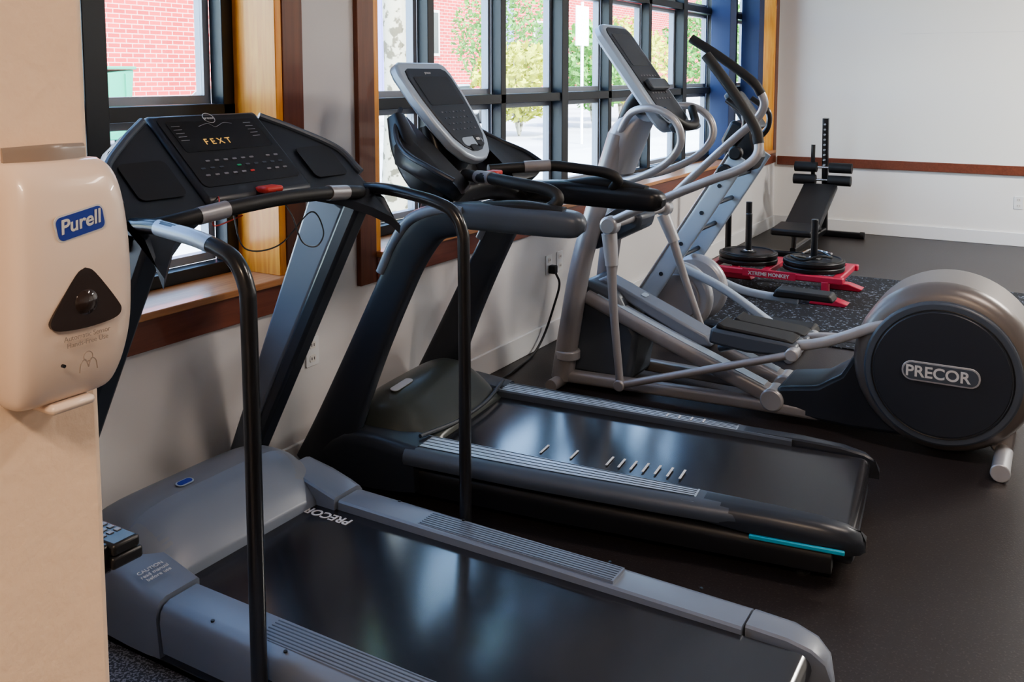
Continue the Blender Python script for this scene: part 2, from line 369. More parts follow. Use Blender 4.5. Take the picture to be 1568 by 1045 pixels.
    sweep('red_lead',[(.50,-.15,1.27),(.56,-.2,1.26),(.58,-.24,1.22),(.57,-.22,1.20),(.54,-.1,1.21)],.002,M['btnr'],P,n=6)
    return P
treadmill_a()

def treadmill_b():
    P=root('treadmill',(.10,3.08,0),math.radians(5.3))
    box('chassis',(.10,1.90),(-.34,.34),(.03,.115),M['blk'],P,.01)
    for x in (.2,1.82):
        for s in (-.28,.28): disc('foot',(x,s,.015),(0,0,1),.03,.03,M['rubber'],P)
    belt(P,.34,1.95,.285,.195,.185)
    for s in (-1,1):
        q=.022 if s<0 else 0
        rail('side_rail',s,[(.42,.435+q,.225,.165),(.9,.42+q,.22,.16),(1.40,.395+q*.6,.215,.155),(1.70,.375,.21,.15)],M['slate'],P,.287)
        rail('end_cap',s,[(1.50,.388,.213,.15),(1.73,.38,.214,.13),(1.88,.37,.208,.115),(1.96,.355,.196,.11),(2.00,.33,.178,.11),(2.015,.30,.15,.11)],M['slated'],P,.295)
        rail('rib_bed',s,[(.44,.415+q,.2264,.215),(.9,.40+q,.2215,.21),(1.49,.370+q*.5,.2160,.205)],M['silverb'],P,.290)
        for k in range(5):
            sweep('rib_groove',[(.45,s*(.303+(.021+q*.2)*k),.2266),(.9,s*(.302+(.0185+q*.2)*k),.2218),(1.485,s*(.30+.0135*k),.2163)],(.0012,.0022),M['slated'],P,side=(0,1,0),n=8,res=3)
        rail('lower_frame',s,[(.20,.41,.15,.04),(1.0,.40,.14,.04),(1.92,.36,.13,.045)],M['blk'],P,.30)
    mwc=Matrix.Translation((1.83,-.3735,.130))@Matrix.Rotation(math.radians(2.5),4,'Z'); box('light_strip',(-.16,.13),(-.006,.006),(-.007,.007),M['cyan'],P,.003,mw=mwc)
    box('rear_cover',(1.88,1.98),(-.29,.29),(.05,.112),M['slated'],P,.02)
    hood('motor_hood',[(.02,.29,.14),(.06,.36,.25),(.13,.395,.33),(.22,.40,.362),(.31,.40,.335),(.41,.385,.262),(.47,.375,.21)],M['hood2'],P,.07,5)
    for s in (-1,1):
        rail('shoulder',s,[(.05,.44,.20,.04),(.15,.445,.25,.04),(.28,.445,.25,.04),(.40,.445,.236,.05),(.46,.445,.228,.06)],M['slated'],P,.30)
    plate('hood_badge',.14,.034,.016,.003,(.245,-.175,.3585),(0,1,.04),(-1,0,.12),M['silver'],P)
    sweep('hood_trim',[(.44,-.36,.245),(.475,-.15,.232),(.48,0,.229),(.475,.15,.232),(.44,.36,.245)],.008,M['slated'],P,n=8)
    for k in range(7): box('belt_mark',(1.12+.045*k,1.128+.045*k),(-.20,-.12),(.1945,.1962),M['txt'],P)
    box('belt_mark',(.98,.988),(-.20,-.12),(.1945,.1962),M['txt'],P); box('belt_mark',(.86,.868),(-.20,-.12),(.1945,.1962),M['txt'],P)
    for k in range(4): box('rail_print',(1.2+.05*k,1.206+.05*k),(.30,.34),(.2175,.2200),M['txt'],P)
    for s in (-1,1):
        y=s*.40; e=-.07 if s<0 else 0
        sweep('upright',[(.02,y,.06),(.10,y,.25),(.24,y,.56),(.38,y,.85),(.45,y,.98),(.53,y,1.06),(.64,y,1.085)],
              [(.12,.04),(.095,.038),(.075,.036),(.068,.036),(.07,.038),(.062,.042),(.05,.045)],M['slated'],P,side=(0,1,0),p=4.5,n=24)
        sweep('upright_cap',[(.317,y,.875),(.38,y,.995),(.455,y,1.083),(.565,y,1.123),(.665,y,1.127)],[(.02,.044),(.022,.046),(.024,.05),(.022,.05),(.015,.045)],M['gry'],P,side=(0,1,0),p=3,n=20)
        sweep('arm_rest',[(.56,y*.98,1.10),(.70,y*.96,1.105),(.90+e*.5,y*.93,1.10),(1.08+e,y*.90,1.095),(1.14+e,y*.89,1.09),(1.165+e,y*.88,1.085)],
              [(.04,.04),(.05,.055),(.05,.058),(.048,.056),(.04,.048),(.015,.02)],M['slate'] if s<0 else M['blk'],P,side=(0,1,0),p=3.2,n=24)
        sweep('arm_pad',[(.72,y*.96,1.145),(.90+e*.5,y*.93,1.15),(1.09+e,y*.9,1.14)],[(.01,.03),(.016 if s<0 else .03,.04),(.01,.03)],M['rubber'],P,side=(0,1,0),p=2.6,n=16)
        sweep('grip_bar',[(.50,s*.10,1.215),(.60,s*.20,1.22),(.70,s*.27,1.225),(.82,s*.30,1.215),(.94,s*.31,1.20),(.98,s*.32,1.17),(.95,s*.34,1.13)],.022,M['rubber'],P)
        sweep('pulse_plate',[(.61,s*.208,1.2215),(.70,s*.27,1.2265)],.0245,M['silverw'],P)
    sweep('console_neck',[(.50,-.36,1.06),(.46,-.2,1.13),(.45,0,1.15),(.46,.2,1.13),(.50,.36,1.06)],[(.04,.06),(.05,.07),(.055,.08),(.05,.07),(.04,.06)],M['blk'],P,n=20,p=3)
    sweep('mast',[(.44,0,1.12),(.38,0,1.25),(.33,0,1.40)],[(.05,.14),(.05,.13),(.04,.12)],M['blk'],P,side=(0,1,0),p=4,n=20)
    A=Vector((.235,0,1.655)); B=Vector((.53,0,1.265)); t=(B-A).normalized(); up=-t; nrm=Vector((0,1,0)).cross(up); L=(B-A).length
    def pt(a,y,off=0): return A+t*a+Vector((0,y,0))+nrm*off
    def shield(name,sc,off,th,m,bev):
        half=[(0,.155),(.015,.19),(.06,.205),(.18,.20),(.30,.178),(.40,.145),(.455,.10),(.48,.05),(.485,0)]
        cx=.235; pl=[((a-cx)*sc+cx,y*sc) for a,y in half]
        pl=pl+[(a,-y) for a,y in pl[::-1][1:]]
        bm=bmesh.new(); F=[bm.verts.new(pt(a,y,off)) for a,y in pl]; G=[bm.verts.new(pt(a,y,off-th)) for a,y in pl]; n=len(pl)
        for k in range(n): bm.faces.new((F[k],F[(k+1)%n],G[(k+1)%n],G[k]))
        bm.faces.new(F); bm.faces.new(G[::-1]); return finish(name,bm,m,P,True,bev,3)
    shield('console_shell',1.0,.0,.045,M['silverb'],.012)
    shield('console_face',.84,.004,.01,M['slated'],.003)
    plate('screen',.27,.14,.01,.001,pt(.15,0,.0045),(0,1,0),up,M['scr'],P)
    text('logo','precor',.018,pt(.06,0,.0045),(0,1,0),up,M['txt'],P)
    for i in range(7):
        for j in range(4): plate('button',.012,.006,.003,.002,pt(.255+.028*j,-.09+.030*i,.004),(0,1,0),up,M['btnw'] if (i+j)%3==0 else M['slate'],P)
    plate('speed_key',.16,.04,.02,.003,pt(.40,0,.004),(0,1,0),up,M['silverb'],P)
    plate('stop_pad',.05,.028,.008,.004,pt(.43,-.02,.0045),(0,1,0),up,M['blk'],P)
    plate('bottom_print',.05,.05,.012,.004,pt(.40,.045,.005),(0,1,0),up,M['blk'],P)
    plate('bottom_label',.03,.012,.003,.001,pt(.395,.045,.0092),(0,1,0),up,M['txt'],P)
    for s in (-1,1):
        sweep('tray',[(.27,s*.235,1.44),(.34,s*.27,1.32),(.42,s*.285,1.21),(.50,s*.27,1.145)],[(.03,.03),(.05,.05),(.05,.055),(.03,.04)],M['blk'],P,side=(0,1,0),p=4,n=20)
        rings=[]
        for y,x0,z0,x1,z1,th in ((.19,.29,1.44,.56,1.20,.05),(.27,.31,1.40,.58,1.185,.05),(.34,.36,1.34,.60,1.19,.045),(.39,.44,1.30,.61,1.215,.03),(.405,.50,1.275,.60,1.23,.02)):
            rings.append([(x0,s*y,z0),(x1,s*y,z1),(x1+.01,s*y,z1-th*.4),(x1-.02,s*y,z1-th),(x0-.03,s*y,z0-th*1.6),(x0-.03,s*y,z0-th*.6)])
        loft('side_shelf',rings,M['blk'],P,ang=50)
        sweep('tray_rim',[(.27,s*.20,1.47),(.31,s*.30,1.39),(.40,s*.385,1.32),(.52,s*.41,1.27),(.61,s*.395,1.225)],.010,M['slated'],P,n=10)
    box('stop_key',(.55,.60),(-.03,.03),(1.205,1.225),M['btnr'],P,.006)
    sweep('red_lead',[(.60,.0,1.215),(.66,-.05,1.17),(.70,-.10,1.20),(.68,-.2,1.22)],.002,M['btnr'],P,n=6)
    return P
treadmill_b()

# ================================================================ ELLIPTICAL
def elliptical():
    L=Vector((1.4,4.40,0)); P=root('elliptical_trainer',L)
    cx,cz,R=.815,.372,.362
    prism('drum_housing',[(cx+R*math.cos(2*math.pi*k/64),cz+R*math.sin(2*math.pi*k/64)) for k in range(64)],-.215,.215,M['drum'],P,.07,seg=6)
    for s in (-1,1):
        disc('side_cover',(cx,s*.225,cz-.01),(0,1,0),.305,.04,M['slate'],P,.010,64)
        ring('cover_groove',(cx,s*.246,cz-.01),(0,1,0),.272,.003,M['blk'],P)
        disc('cover_inner',(cx,s*.235,cz-.01),(0,1,0),.265,.034,M['slated'],P,.004,64)
    f=-.2525; z0=cz-.005
    plate('logo_plate',.30,.085,.04,.005,(cx+.0,f,z0),(1,0,0),(0,0,1),M['silver'],P,.002)
    plate('logo_face',.285,.07,.033,.002,(cx+.0,f-.0045,z0),(1,0,0),(0,0,1),M['slate'],P)
    text('logo','PRECOR',.066,(cx-.012,f-.0068,z0-.002),(1,0,0),(0,0,1),M['txt'],P,bold=.0014)
    sweep('rear_foot',[(cx+.24,-.36,.035),(cx+.24,.33,.035)],.035,M['silver'],P,n=20)
    for s in (-1,1): disc('foot_cap',(cx+.24,s*.345-.015,.037),(0,1,0),.037,.02,M['silver'],P,.004)
    prism('rear_leg',[(cx+.14,.12),(cx+.29,.22),(cx+.275,.03),(cx+.2,.03)],-.12,.07,M['silverw'],P,.01)
    prism('swoosh',[(.62,.62),(.55,.56),(.47,.40),(.40,.27),(.30,.20),(.12,.165),(.10,.04),(.45,.03),(.85,.045),(.80,.5)],-.16,.16,M['slated'],P,.02)
    for s in (-1,1):
        sweep('base_rail',[(.62,s*.11,.06),(.15,s*.13,.065),(-.4,s*.16,.06),(-.95,s*.20,.055)],(.03,.035),M['silverw'],P,side=(0,1,0),p=4,n=20)
        sweep('ramp_track',[(-.86,s*.115,.47),(-.4,s*.115,.29),(.10,s*.115,.105)],(.038,.055),M['silverw'],P,side=(0,1,0),p=4,n=20)
        sweep('ramp_strip',[(-.80,s*.115,.487),(-.4,s*.115,.33),(.06,s*.115,.16)],(.004,.035),M['silverb'],P,side=(0,1,0),p=4,n=12)
        disc('ramp_end',(.10,s*.115,.10),(0,1,0),.055,.12,M['silver'],P,.01)
    prism('ramp_shroud',[(-.98,.05),(-.98,.42),(-.88,.56),(-.70,.50),(-.58,.30),(-.62,.05)],-.14,.14,M['slate'],P,.03)
    prism('ramp_cover',[(-.86,.535),(-.80,.56),(-.25,.33),(-.22,.28),(-.30,.27)],-.07,.07,M['gry'],P,.012)
    plate('ramp_badge',.06,.03,.013,.002,(-.60,-.0,.4785),(0,1,0),(-.92,0,.385),M['silverb'],P)
    sweep('front_foot',[(-.97,-.33,.03),(-.97,.33,.03)],.032,M['silverw'],P,n=16)
    for s in (-1,1):
        sweep('column',[(-.97,s*.20,.04),(-.93,s*.20,.30),(-.88,s*.17,.65),(-.80,s*.12,1.0),(-.72,s*.08,1.30)],[.058,.056,.054,.054,.056],M['silverw'],P,n=20)
        disc('column_collar',(-.94,s*.20,.17),(0,0,1),.064,.05,M['silver'],P,.008)
    sweep('column_head',[(-.76,0,1.12),(-.70,0,1.30),(-.62,0,1.40)],[(.07,.12),(.08,.13),(.05,.10)],M['silver'],P,side=(0,1,0),p=3,n=24)
    sweep('pivot_shaft',[(-.64,-.36,.885),(-.64,.36,.885)],.022,M['silverw'],P)
    prism('pivot_bridge',[(-.92,.80),(-.70,.95),(-.58,.90),(-.60,.83),(-.85,.70)],-.10,.10,M['slate'],P,.02)
    A=Vector((-.80,0,1.86)); B=Vector((-.42,0,1.35)); t=(B-A).normalized(); up=-t; nrm=Vector((0,1,0)).cross(up)
    pt=lambda a,y,o=0:A+t*a+Vector((0,y,0))+nrm*o
    LL=(B-A).length
    plate('console_shell',.36,LL,.07,.06,pt(LL/2,0,-.06),(0,1,0),up,M['silverb'],P,.016)
    plate('console_face',.29,LL-.06,.05,.004,pt(LL/2,0,0),(0,1,0),up,M['slated'],P)
    plate('screen',.22,.20,.01,.001,pt(.17,0,.0045),(0,1,0),up,M['scr'],P)
    for i in range(6):
        for j in range(5): plate('button',.014,.008,.003,.002,pt(.33+.035*j,-.09+.036*i,.004),(0,1,0),up,M['btnw'],P)
    plate('console_tray',.36,.05,.02,.03,pt(LL+.01,0,.0),(0,1,0),up,M['slate'],P,.006)
    plate('reading_rack',.24,.06,.02,.025,pt(LL*.62,0,.006),(0,1,0),up,M['slate'],P,.006)
    sweep('console_mount',[(-.72,0,1.30),(-.66,0,1.44),(-.60,0,1.52)],[(.05,.09),(.05,.1),(.04,.1)],M['blk'],P,side=(0,1,0),p=3)
    for s in (-1,1):
        sweep('fixed_handle',[(-.72,s*.09,1.30),(-.60,s*.20,1.42),(-.46,s*.24,1.44),(-.36,s*.24,1.38),(-.34,s*.23,1.28),(-.42,s*.21,1.18),(-.58,s*.18,1.10),(-.76,s*.11,1.06)],.019,M['silver'],P)
    sweep('sensor_bar',[(-.44,-.20,1.43),(-.38,-.08,1.36),(-.38,.08,1.36),(-.44,.20,1.43)],.022,M['rubber'],P)
    piv=Vector((-.64,0,.885))
    def rot(p,a):
        d=Vector((p[0],0,p[1]))-piv; c,s_=math.cos(a),math.sin(a)
        return (piv.x+d.x*c-d.z*s_, piv.z+d.x*s_+d.z*c)
    for s,a in ((-1,0),(1,math.radians(19))):
        y=s*.35
        pts=[(-.64,.90),(-.50,.97),(-.34,1.045),(-.15,1.13),(-.02,1.185),(.045,1.24),(.055,1.30),(.03,1.38),(-.08,1.54),(-.20,1.69)]
        pp=[rot(p,a) for p in pts]; ys=[y,y,y,y,y*.98,y*.95,y*.92,y*.9,y*.88,y*.86]
        sweep('swing_arm',[(p[0],yy,p[1]) for p,yy in zip(pp[:8],ys)],.021,M['silver'],P)
        sweep('arm_grip',[(p[0],yy,p[1]) for p,yy in zip(pp[6:],ys[6:])],.024,M['rubber'],P)
        disc('arm_pivot',(piv.x,y,piv.z),(0,1,0),.045,.07,M['silver'],P,.012)
        lo=rot((-.58,.11),a*.8)
        sweep('lever',[(piv.x,y,piv.z-.02),((piv.x+lo[0])/2-.01,y,(piv.z+lo[1])/2),(lo[0],y,lo[1])],[.028,.021,.019],M['silverw'],P)
        sweep('grip_sleeve',[(piv.x-.005,y,piv.z-.04),((piv.x*3+lo[0])/4-.004,y,(piv.z*3+lo[1])/4)],[.038,.032],M['silver'],P)
        disc('knuckle',(lo[0],y,lo[1]),(0,1,0),.028,.05,M['silverw'],P,.006)
        ped=(.06,.40) if s<0 else (.02,.33)
        sweep('link',[(lo[0],y,lo[1]),(ped[0]+.16,s*.30,ped[1]-.03)],.018,M['silverw'],P)
        disc('knuckle2',(ped[0]+.16,s*.28,ped[1]-.03),(0,1,0),.03,.08,M['silver'],P,.006)
        px,pz=ped
        crank=(cx-.02+(-.10 if s<0 else .12),cz+(.18 if s<0 else -.02))
        if s<0: sweep('pedal_arm',[(px-.05,s*.20,pz-.05),(px+.25,s*.20,pz+.01),(crank[0]-.12,s*.20,crank[1]-.02),(crank[0],s*.20,crank[1])],(.022,.024),M['silver'],P,side=(0,1,0),p=4)
        else: sweep('pedal_arm',[(px-.05,s*.20,pz-.05),(px+.3,s*.20,pz+.01),(crank[0]-.12,s*.20,crank[1]-.03),(crank[0],s*.20,crank[1])],(.018,.024),M['silver'],P,side=(0,1,0),p=4)
        prism('pedal_body',[(px-.23,pz-.04),(px-.22,pz+.035),(px-.15,pz+.03),(px+.13,pz+.015),(px+.18,pz+.0),(px+.17,pz-.05),(px-.05,pz-.06)],s*.20-.085,s*.20+.085,M['slate'],P,.015)
        prism('pedal_tread',[(px-.20,pz+.034),(px-.19,pz+.062),(px-.16,pz+.048),(px+.12,pz+.026),(px+.16,pz+.012),(px+.12,pz+.008)],s*.20-.075,s*.20+.075,M['rubber'],P,.008)
        sweep('roller_strut',[(px-.1,s*.16,pz-.05),(px-.22,s*.13,pz-.10)],.02,M['slate'],P)
    return P
elliptical()

# ================================================================ STAIR STEPPER
def stepper():
    L=Vector((.75,5.45,0)); P=root('stair_stepper',L)
    sweep('front_foot',[(-.45,-.30,.03),(-.45,.30,.03)],.03,M['silver'],P); sweep('rear_foot',[(.60,-.30,.03),(.60,.30,.03)],.03,M['silver'],P)
    sweep('spine',[(-.45,0,.06),(.6,0,.06)],(.04,.06),M['slated'],P,side=(0,1,0),p=4)
    for s in (-1,1):
        sweep('side_plate',[(-.32,s*.26,.18),(.28,s*.24,1.14)],(.055,.014),M['silverb'],P,side=(0,1,0),p=6,res=1)
        sweep('plate_edge',[(-.380,s*.26,.20),(.22,s*.24,1.16)],(.008,.022),M['silver'],P,side=(0,1,0),res=1)
        for f in (.25,.45,.65,.82):
            c=Vector((-.32,s*.275,.18)).lerp(Vector((.28,s*.255,1.14)),f); disc('bolt',c,(0,1,0),.012,.008,M['slated'],P,n=20)
        disc('drive_cover',(-.10,s*.14,.27),(0,1,0),.21,.08,M['silver'],P,.03)
        disc('drive_inner',(-.10,s*.185,.27),(0,1,0),.14,.02,M['silverw'],P,.006)
        sweep('step_arm',[(-.05,s*.22,.46 if s<0 else .34),(.20,s*.22,.36 if s<0 else .26),(.52,s*.22,.17 if s<0 else .24)],(.024,.022),M['silverb'],P,side=(0,1,0),p=4)
        zz=.17 if s<0 else .26
        prism('step',[(.38,zz),(.40,zz+.05),(.72,zz+.045),(.74,zz)],s*.22-.07,s*.22+.07,M['rubber'],P,.012)
        sweep('hand_bar',[(.20,s*.10,1.12),(.24,s*.22,1.20),(.30,s*.25,1.28),(.30,s*.25,1.38),(.20,s*.24,1.46)],.018,M['blkm'],P)
    for i in range(4):
        z=.5+.17*i; x=-.32+(z-.18)*.625; sweep('cross_tie',[(x,-.25,z),(x,.25,z)],.015,M['slated'],P,n=10)
    disc('knob',(.20,-.26,1.05),(0,1,0),.045,.05,M['blk'],P,.01); disc('knob',(.26,-.25,1.16),(0,1,0),.04,.05,M['blk'],P,.01)
    prism('head',[(.16,1.05),(.12,1.22),(.18,1.34),(.30,1.30),(.34,1.12),(.30,1.04)],-.10,.10,M['blk'],P,.02)
    plate('console',.30,.26,.03,.04,(.22,0,1.38),(0,1,0),(-.6,0,.8),M['slated'],P,.01)
    plate('screen',.22,.12,.01,.002,(.252,0,1.405),(0,1,0),(-.6,0,.8),M['scr'],P)
stepper()

# ================================================================ BENCH
def bench():
    L=Vector((.60,9.0,0)); P=root('weight_bench',L)
    sweep('rear_foot',[(-.32,.55,.03),(.36,.55,.03)],(.03,.03),M['blkm'],P,p=5)
    for x in (-.32,.36): disc('foot_cap',(x,.55,.032),(1,0,0),.034,.04,M['rubber'],P)
    sweep('front_foot',[(-.22,-.72,.025),(.22,-.72,.025)],(.025,.025),M['blkm'],P,p=5)
    sweep('spine',[(0,.55,.06),(0,-.72,.05)],(.03,.025),M['blkm'],P,p=5)
    sweep('upright',[(.0,.55,.03),(.0,.50,.6),(.0,.45,1.18)],(.03,.03),M['blkm'],P,p=5)
    for k in range(9): disc('pin_hole',(.0,.45,.72+.05*k),(0,1,0),.009,.085,M['alu'],P,n=12)
    sweep('support',[(0,.30,.06),(0,.1,.38)],(.022,.022),M['blkm'],P,p=5)
    for z,y in ((.70,.40),(.58,.36)):
        sweep('roller_bar',[(-.24,y,z),(.24,y,z)],.012,M['chrome'],P)
        for s in (-1,1): sweep('foam_roller',[(s*.06,y,z),(s*.27,y,z)],.05,M['rubber'],P,n=20)
    sweep('roller_post',[(-.10,.46,.40),(-.10,.40,.75),(-.10,.40,.92)],.02,M['blkm'],P)
    mw=frame((0,.0,.36),(1,0,0),(0,1,.42)); box('back_pad',(-.16,.16),(-.42,.36),(0,.06),M['vinyl'],P,.02,mw=mw,seg=3)
    mw=frame((0,-.62,.205),(1,0,0),(0,1,.06)); box('seat_pad',(-.18,.18),(-.20,.16),(0,.06),M['vinyl'],P,.02,mw=mw,seg=3)
    sweep('pad_frame',[(0,.35,.46),(0,-.3,.20),(0,-.7,.18)],(.02,.02),M['blkm'],P,p=5)
    sweep('front_leg',[(0,-.70,.04),(0,-.68,.19)],(.02,.02),M['blkm'],P,p=5)
bench()
# ================================================================ SLED
box('turf_mat',(.25,6.5),(5.6,7.70),(0.0005,.008),M['mat'])
def sled():
    L=Vector((.85,6.90,.008)); P=root('weight_sled',L)
    for s in (-1,1):
        y=s*.27
        prism('skid',[(-.55,0),(-.58,.02),(-.50,.05),(-.30,.05),(-.28,0)],y-.05,y+.05,M['red'],P,.006)
        prism('skid',[(.28,0),(.30,.05),(.44,.05),(.54,.02),(.52,0)],y-.05,y+.05,M['red'],P,.006)
        for x in (-.42,.38): box('leg',(x-.025,x+.025),(y-.03,y+.03),(.05,.16),M['red'],P,.005)
        box('side_beam',(-.52,.50),(y-.025,y+.025),(.15,.195),M['red'],P,.008)
    for x in (-.47,-.05,.45): box('cross_beam',(x-.03,x+.03),(-.27,.27),(.152,.195),M['red'],P,.008)
    box('front_plate',(-.20,.18),(-.302,-.296),(.145,.20),M['red'],P,.001)
    text('print','XTREME MONKEY',.036,(-.01,-.3045,.170),(1,0,0),(0,0,1),M['txt'],P,bold=.001)
    for x,y,k in ((-.24,-.02,2),(.25,-.06,2)):
        for i in range(k):
            z=.215+.040*i
            disc('weight_plate',(x,y,z),(0,0,1),.215,.034,M['iron'],P,.008); ring('plate_rim',(x,y,z+.017),(0,0,1),.19,.008,M['iron'],P); disc('plate_hub',(x,y,z+.008),(0,0,1),.06,.04,M['iron'],P,.006)
            ring('hub_ring',(x,y,z+.028),(0,0,1),.032,.004,M['chrome'],P)
        disc('plate_post',(x,y,.38),(0,0,1),.024,.36,M['blkm'],P,.004)
    for x in (-.46,-.30): sweep('push_pole',[(x,.18,.15),(x,.18,.62 if x>-.4 else .94)],.024,M['blkm'],P)
    sweep('strap',[(.20,-.1,.28),(.12,-.18,.30),(.22,-.24,.29),(.32,-.2,.32),(.38,-.1,.30),(.3,.02,.31)],.010,M['vinyl'],P,n=8)
    sweep('chain',[(.15,.02,.29),(.2,.1,.31),(.3,.08,.30),(.36,0,.31)],.008,M['chrome'],P,n=8)
sled()
box('carpet_runner',(.02,1.9),(.80,1.58),(0.0005,.006),M['carpet'])

# ================================================================ DISPENSER on pillar (faces +X)
def dispenser():
    X0=1.5; P=root('hand_sanitizer_dispenser',(X0,.690,1.347))
    rings=[]
    secs=[(-.150,.030,.050),(-.147,.050,.058),(-.135,.066,.066),(-.10,.084,.073),(-.05,.096,.078),(.02,.100,.078),(.08,.098,.075),(.12,.090,.071),(.14,.078,.066),(.150,.060,.060)]
    for v in cr(secs,4):
        z,d,hw=v
        r=[]
        n=28
        for k in range(n):
            a=2*math.pi*(k+.5)/n; c,s_=math.cos(a),math.sin(a); p=4.2
            r.append((d/2+.001+d/2*math.copysign(abs(c)**(2/p),c), hw*math.copysign(abs(s_)**(2/p),s_), z))
        rings.append(r)
    loft('shell',rings,M['disp'],P,ang=60)
    sweep('top_cap',[(.03,-.052,.148),(.045,0,.150),(.03,.052,.148)],(.005,.02),M['dispg'],P,side=(0,0,1),p=3)
    box('spout',(.02,.07),(-.03,.03),(-.158,-.145),M['disp'],P,.006)
    tri=[(0,.046),(.013,.038),(.042,-.002),(.047,-.016),(.036,-.024),(0,-.027),(-.036,-.024),(-.047,-.016),(-.042,-.002),(-.013,.038)]
    tri=[(v.x,v.y) for v in cr([(a,b,0) for a,b in tri+[tri[0]]],4)][:-1]
    bm=bmesh.new(); xx=.1015; F=[bm.verts.new((xx,a,b-.022)) for a,b in tri]; G=[bm.verts.new((xx-.012,a,b-.022)) for a,b in tri]; n=len(tri)
    for k in range(n): bm.faces.new((F[k],F[(k+1)%n],G[(k+1)%n],G[k]))
    bm.faces.new(F); finish('view_window',bm,M['smoke'],P,True)
    sphere('bottle_neck',(.096,0,-.018),.018,M['smoke'],P,(.6,1,1))
    plate('label_edge',.066,.032,.008,.0012,(.0995,-.003,.078),(0,1,.17),(0,-.17,1),M['txt'],P)
    plate('label',.062,.028,.007,.0016,(.0998,-.003,.078),(0,1,.17),(0,-.17,1),M['lblue'],P)
    text('label_text','Purell',.0235,(.1019,-.004,.079),(0,1,.17),(0,-.17,1),M['txt'],P,ext=.0002,shear=.2,bold=.0005)
    text('small_print','Automatic Sensor\nHands-Free Use',.0085,(.1005,0,-.062),(0,1,0),(0,0,1),M['dispg'],P,ext=.0002)
    for sy in (-1,1): sweep('icon_hand',[(.099,sy*.012,-.103),(.0995,sy*.010,-.092),(.0995,sy*.004,-.088),(.0995,0,-.098)],.0007,M['dispg'],P,n=6)
    ring('icon_drop',(.0995,0,-.085),(1,0,0),.006,.0006,M['dispg'],P,24,6)
    disc('sensor_dot',(.0955,-.03,-.09),(1,0,0),.0022,.004,M['blk'],P,n=12)
dispenser()
def phone():
    P=root('wall_phone',(1.435,.776,.925)); P.scale=(.85,.85,.85)
    box('cradle',(-.05,.045),(0,.03),(-.03,.02),M['blk'],P,.006)
    box('handset',(-.06,.058),(.022,.075),(.0,.022),M['blk'],P,.006)
    box('hook',(.035,.058),(.02,.08),(-.022,.0),M['blk'],P,.005)
    for i in range(4):
        for j in range(3): box('key',(-.045+.018*i,-.035+.018*i),(.030+.014*j,.039+.014*j),(.0215,.0235),M['btnw'],P)
phone()

# ================================================================ OUTSIDE
box('pavement_outside',(-7,-.3),(-30,60),(-.25,-.1),M['pave'])
box('road_outside',(-20,-7),(-30,90),(-.3,-.16),M['road'])
box('far_pavement_outside',(-60,-20),(-30,90),(-.25,-.1),M['pave'])
def building():
    P=root('brick_building')
    box('facade',(-34,-26),(19.5,90),(-.1,11),M['brick'],P)
    box('facade_left',(-34,-26.3),(4,19.5),(-.1,11),M['conc'],P)
    box('plinth',(-26,-25.9),(19.5,90),(-.1,.5),M['conc'],P)
    for y in (31,40,52,60):
        box('win_frame',(-26.02,-25.9),(y-.9,y+.9),(2.6,5.0),M['conc'],P); box('win_glass',(-25.9,-25.88),(y-.75,y+.75),(2.75,4.85),M['glassd'],P)
    for y in (17.6,): box('win_frame',(-26.32,-26.2),(y-.9,y+.9),(2.0,4.6),M['purple'],P); box('win_glass',(-26.2,-26.18),(y-.75,y+.75),(2.15,4.45),M['glassd'],P)
    for y in (36,47): box('door',(-26.02,-25.88),(y-1.6,y+1.6),(-.1,6.5),M['purple'],P); [box('door_panel',(-25.88,-25.85),(y-1.5+.75*k,y-.9+.75*k),(.1,6.2),M['purple'],P,.02) for k in range(4)]
    sweep('downpipe',[(-25.8,19.7,0),(-25.8,19.7,11)],.12,M['white'],P,res=1)
building()
def leaves(name,c,rad,n,s,m,P):
    bm=bmesh.new()
    for i in range(n):
        while True:
            q=Vector((random.uniform(-1,1),random.uniform(-1,1),random.uniform(-1,1)))
            if .25<q.length<1: break
        o=Vector((c[0]+q.x*rad[0],c[1]+q.y*rad[1],c[2]+q.z*rad[2]))
        a=Vector((random.gauss(0,1),random.gauss(0,1),random.gauss(0,1))).normalized(); b=a.orthogonal().normalized(); k=s*random.uniform(.6,1.3)
        bm.faces.new([bm.verts.new(o+a*k),bm.verts.new(o+b*k*.5),bm.verts.new(o-a*k),bm.verts.new(o-b*k*.5)])
    return finish(name,bm,m,P,False)
def tree(name,x,y,h,r):
    P=root(name,(x,y,-.1))
    sweep('trunk',[(0,0,0),(.03,.02,h*.3),(-.02,.05,h*.65),(.04,.0,h)],[r*1.25,r,r*.92,r*.8],M['bark'],P,n=20)
    for k in range(6):
        a=k*1.05; sweep('branch',[(0,0,h*.85),(math.cos(a)*.8,math.sin(a)*.8,h*1.1),(math.cos(a)*1.9,math.sin(a)*1.9,h*1.35)],[r*.5,r*.3,r*.12],M['bark'],P,n=8)
    leaves('foliage',(0,0,h*1.4),(2.2,2.2,1.3),900,.13,M['leafg'],P)
tree('street_tree',-3.5,7.9,4.6,.14)
def shrub(x,y,h,m,n=1600,w=1.3):
    P=root('shrub',(x,y,-.1 if x>-7 else -.16))
    for k in range(5):
        a=k*1.26; sweep('stem',[(0,0,0),(math.cos(a)*.3,math.sin(a)*.3,h*.4),(math.cos(a)*.6*w,math.sin(a)*.6*w,h*.8)],[.04,.03,.01],M['bark'],P,n=6)
    leaves('leaves',(0,0,h*.58),(w,w,h*.42),n,.12,m,P)
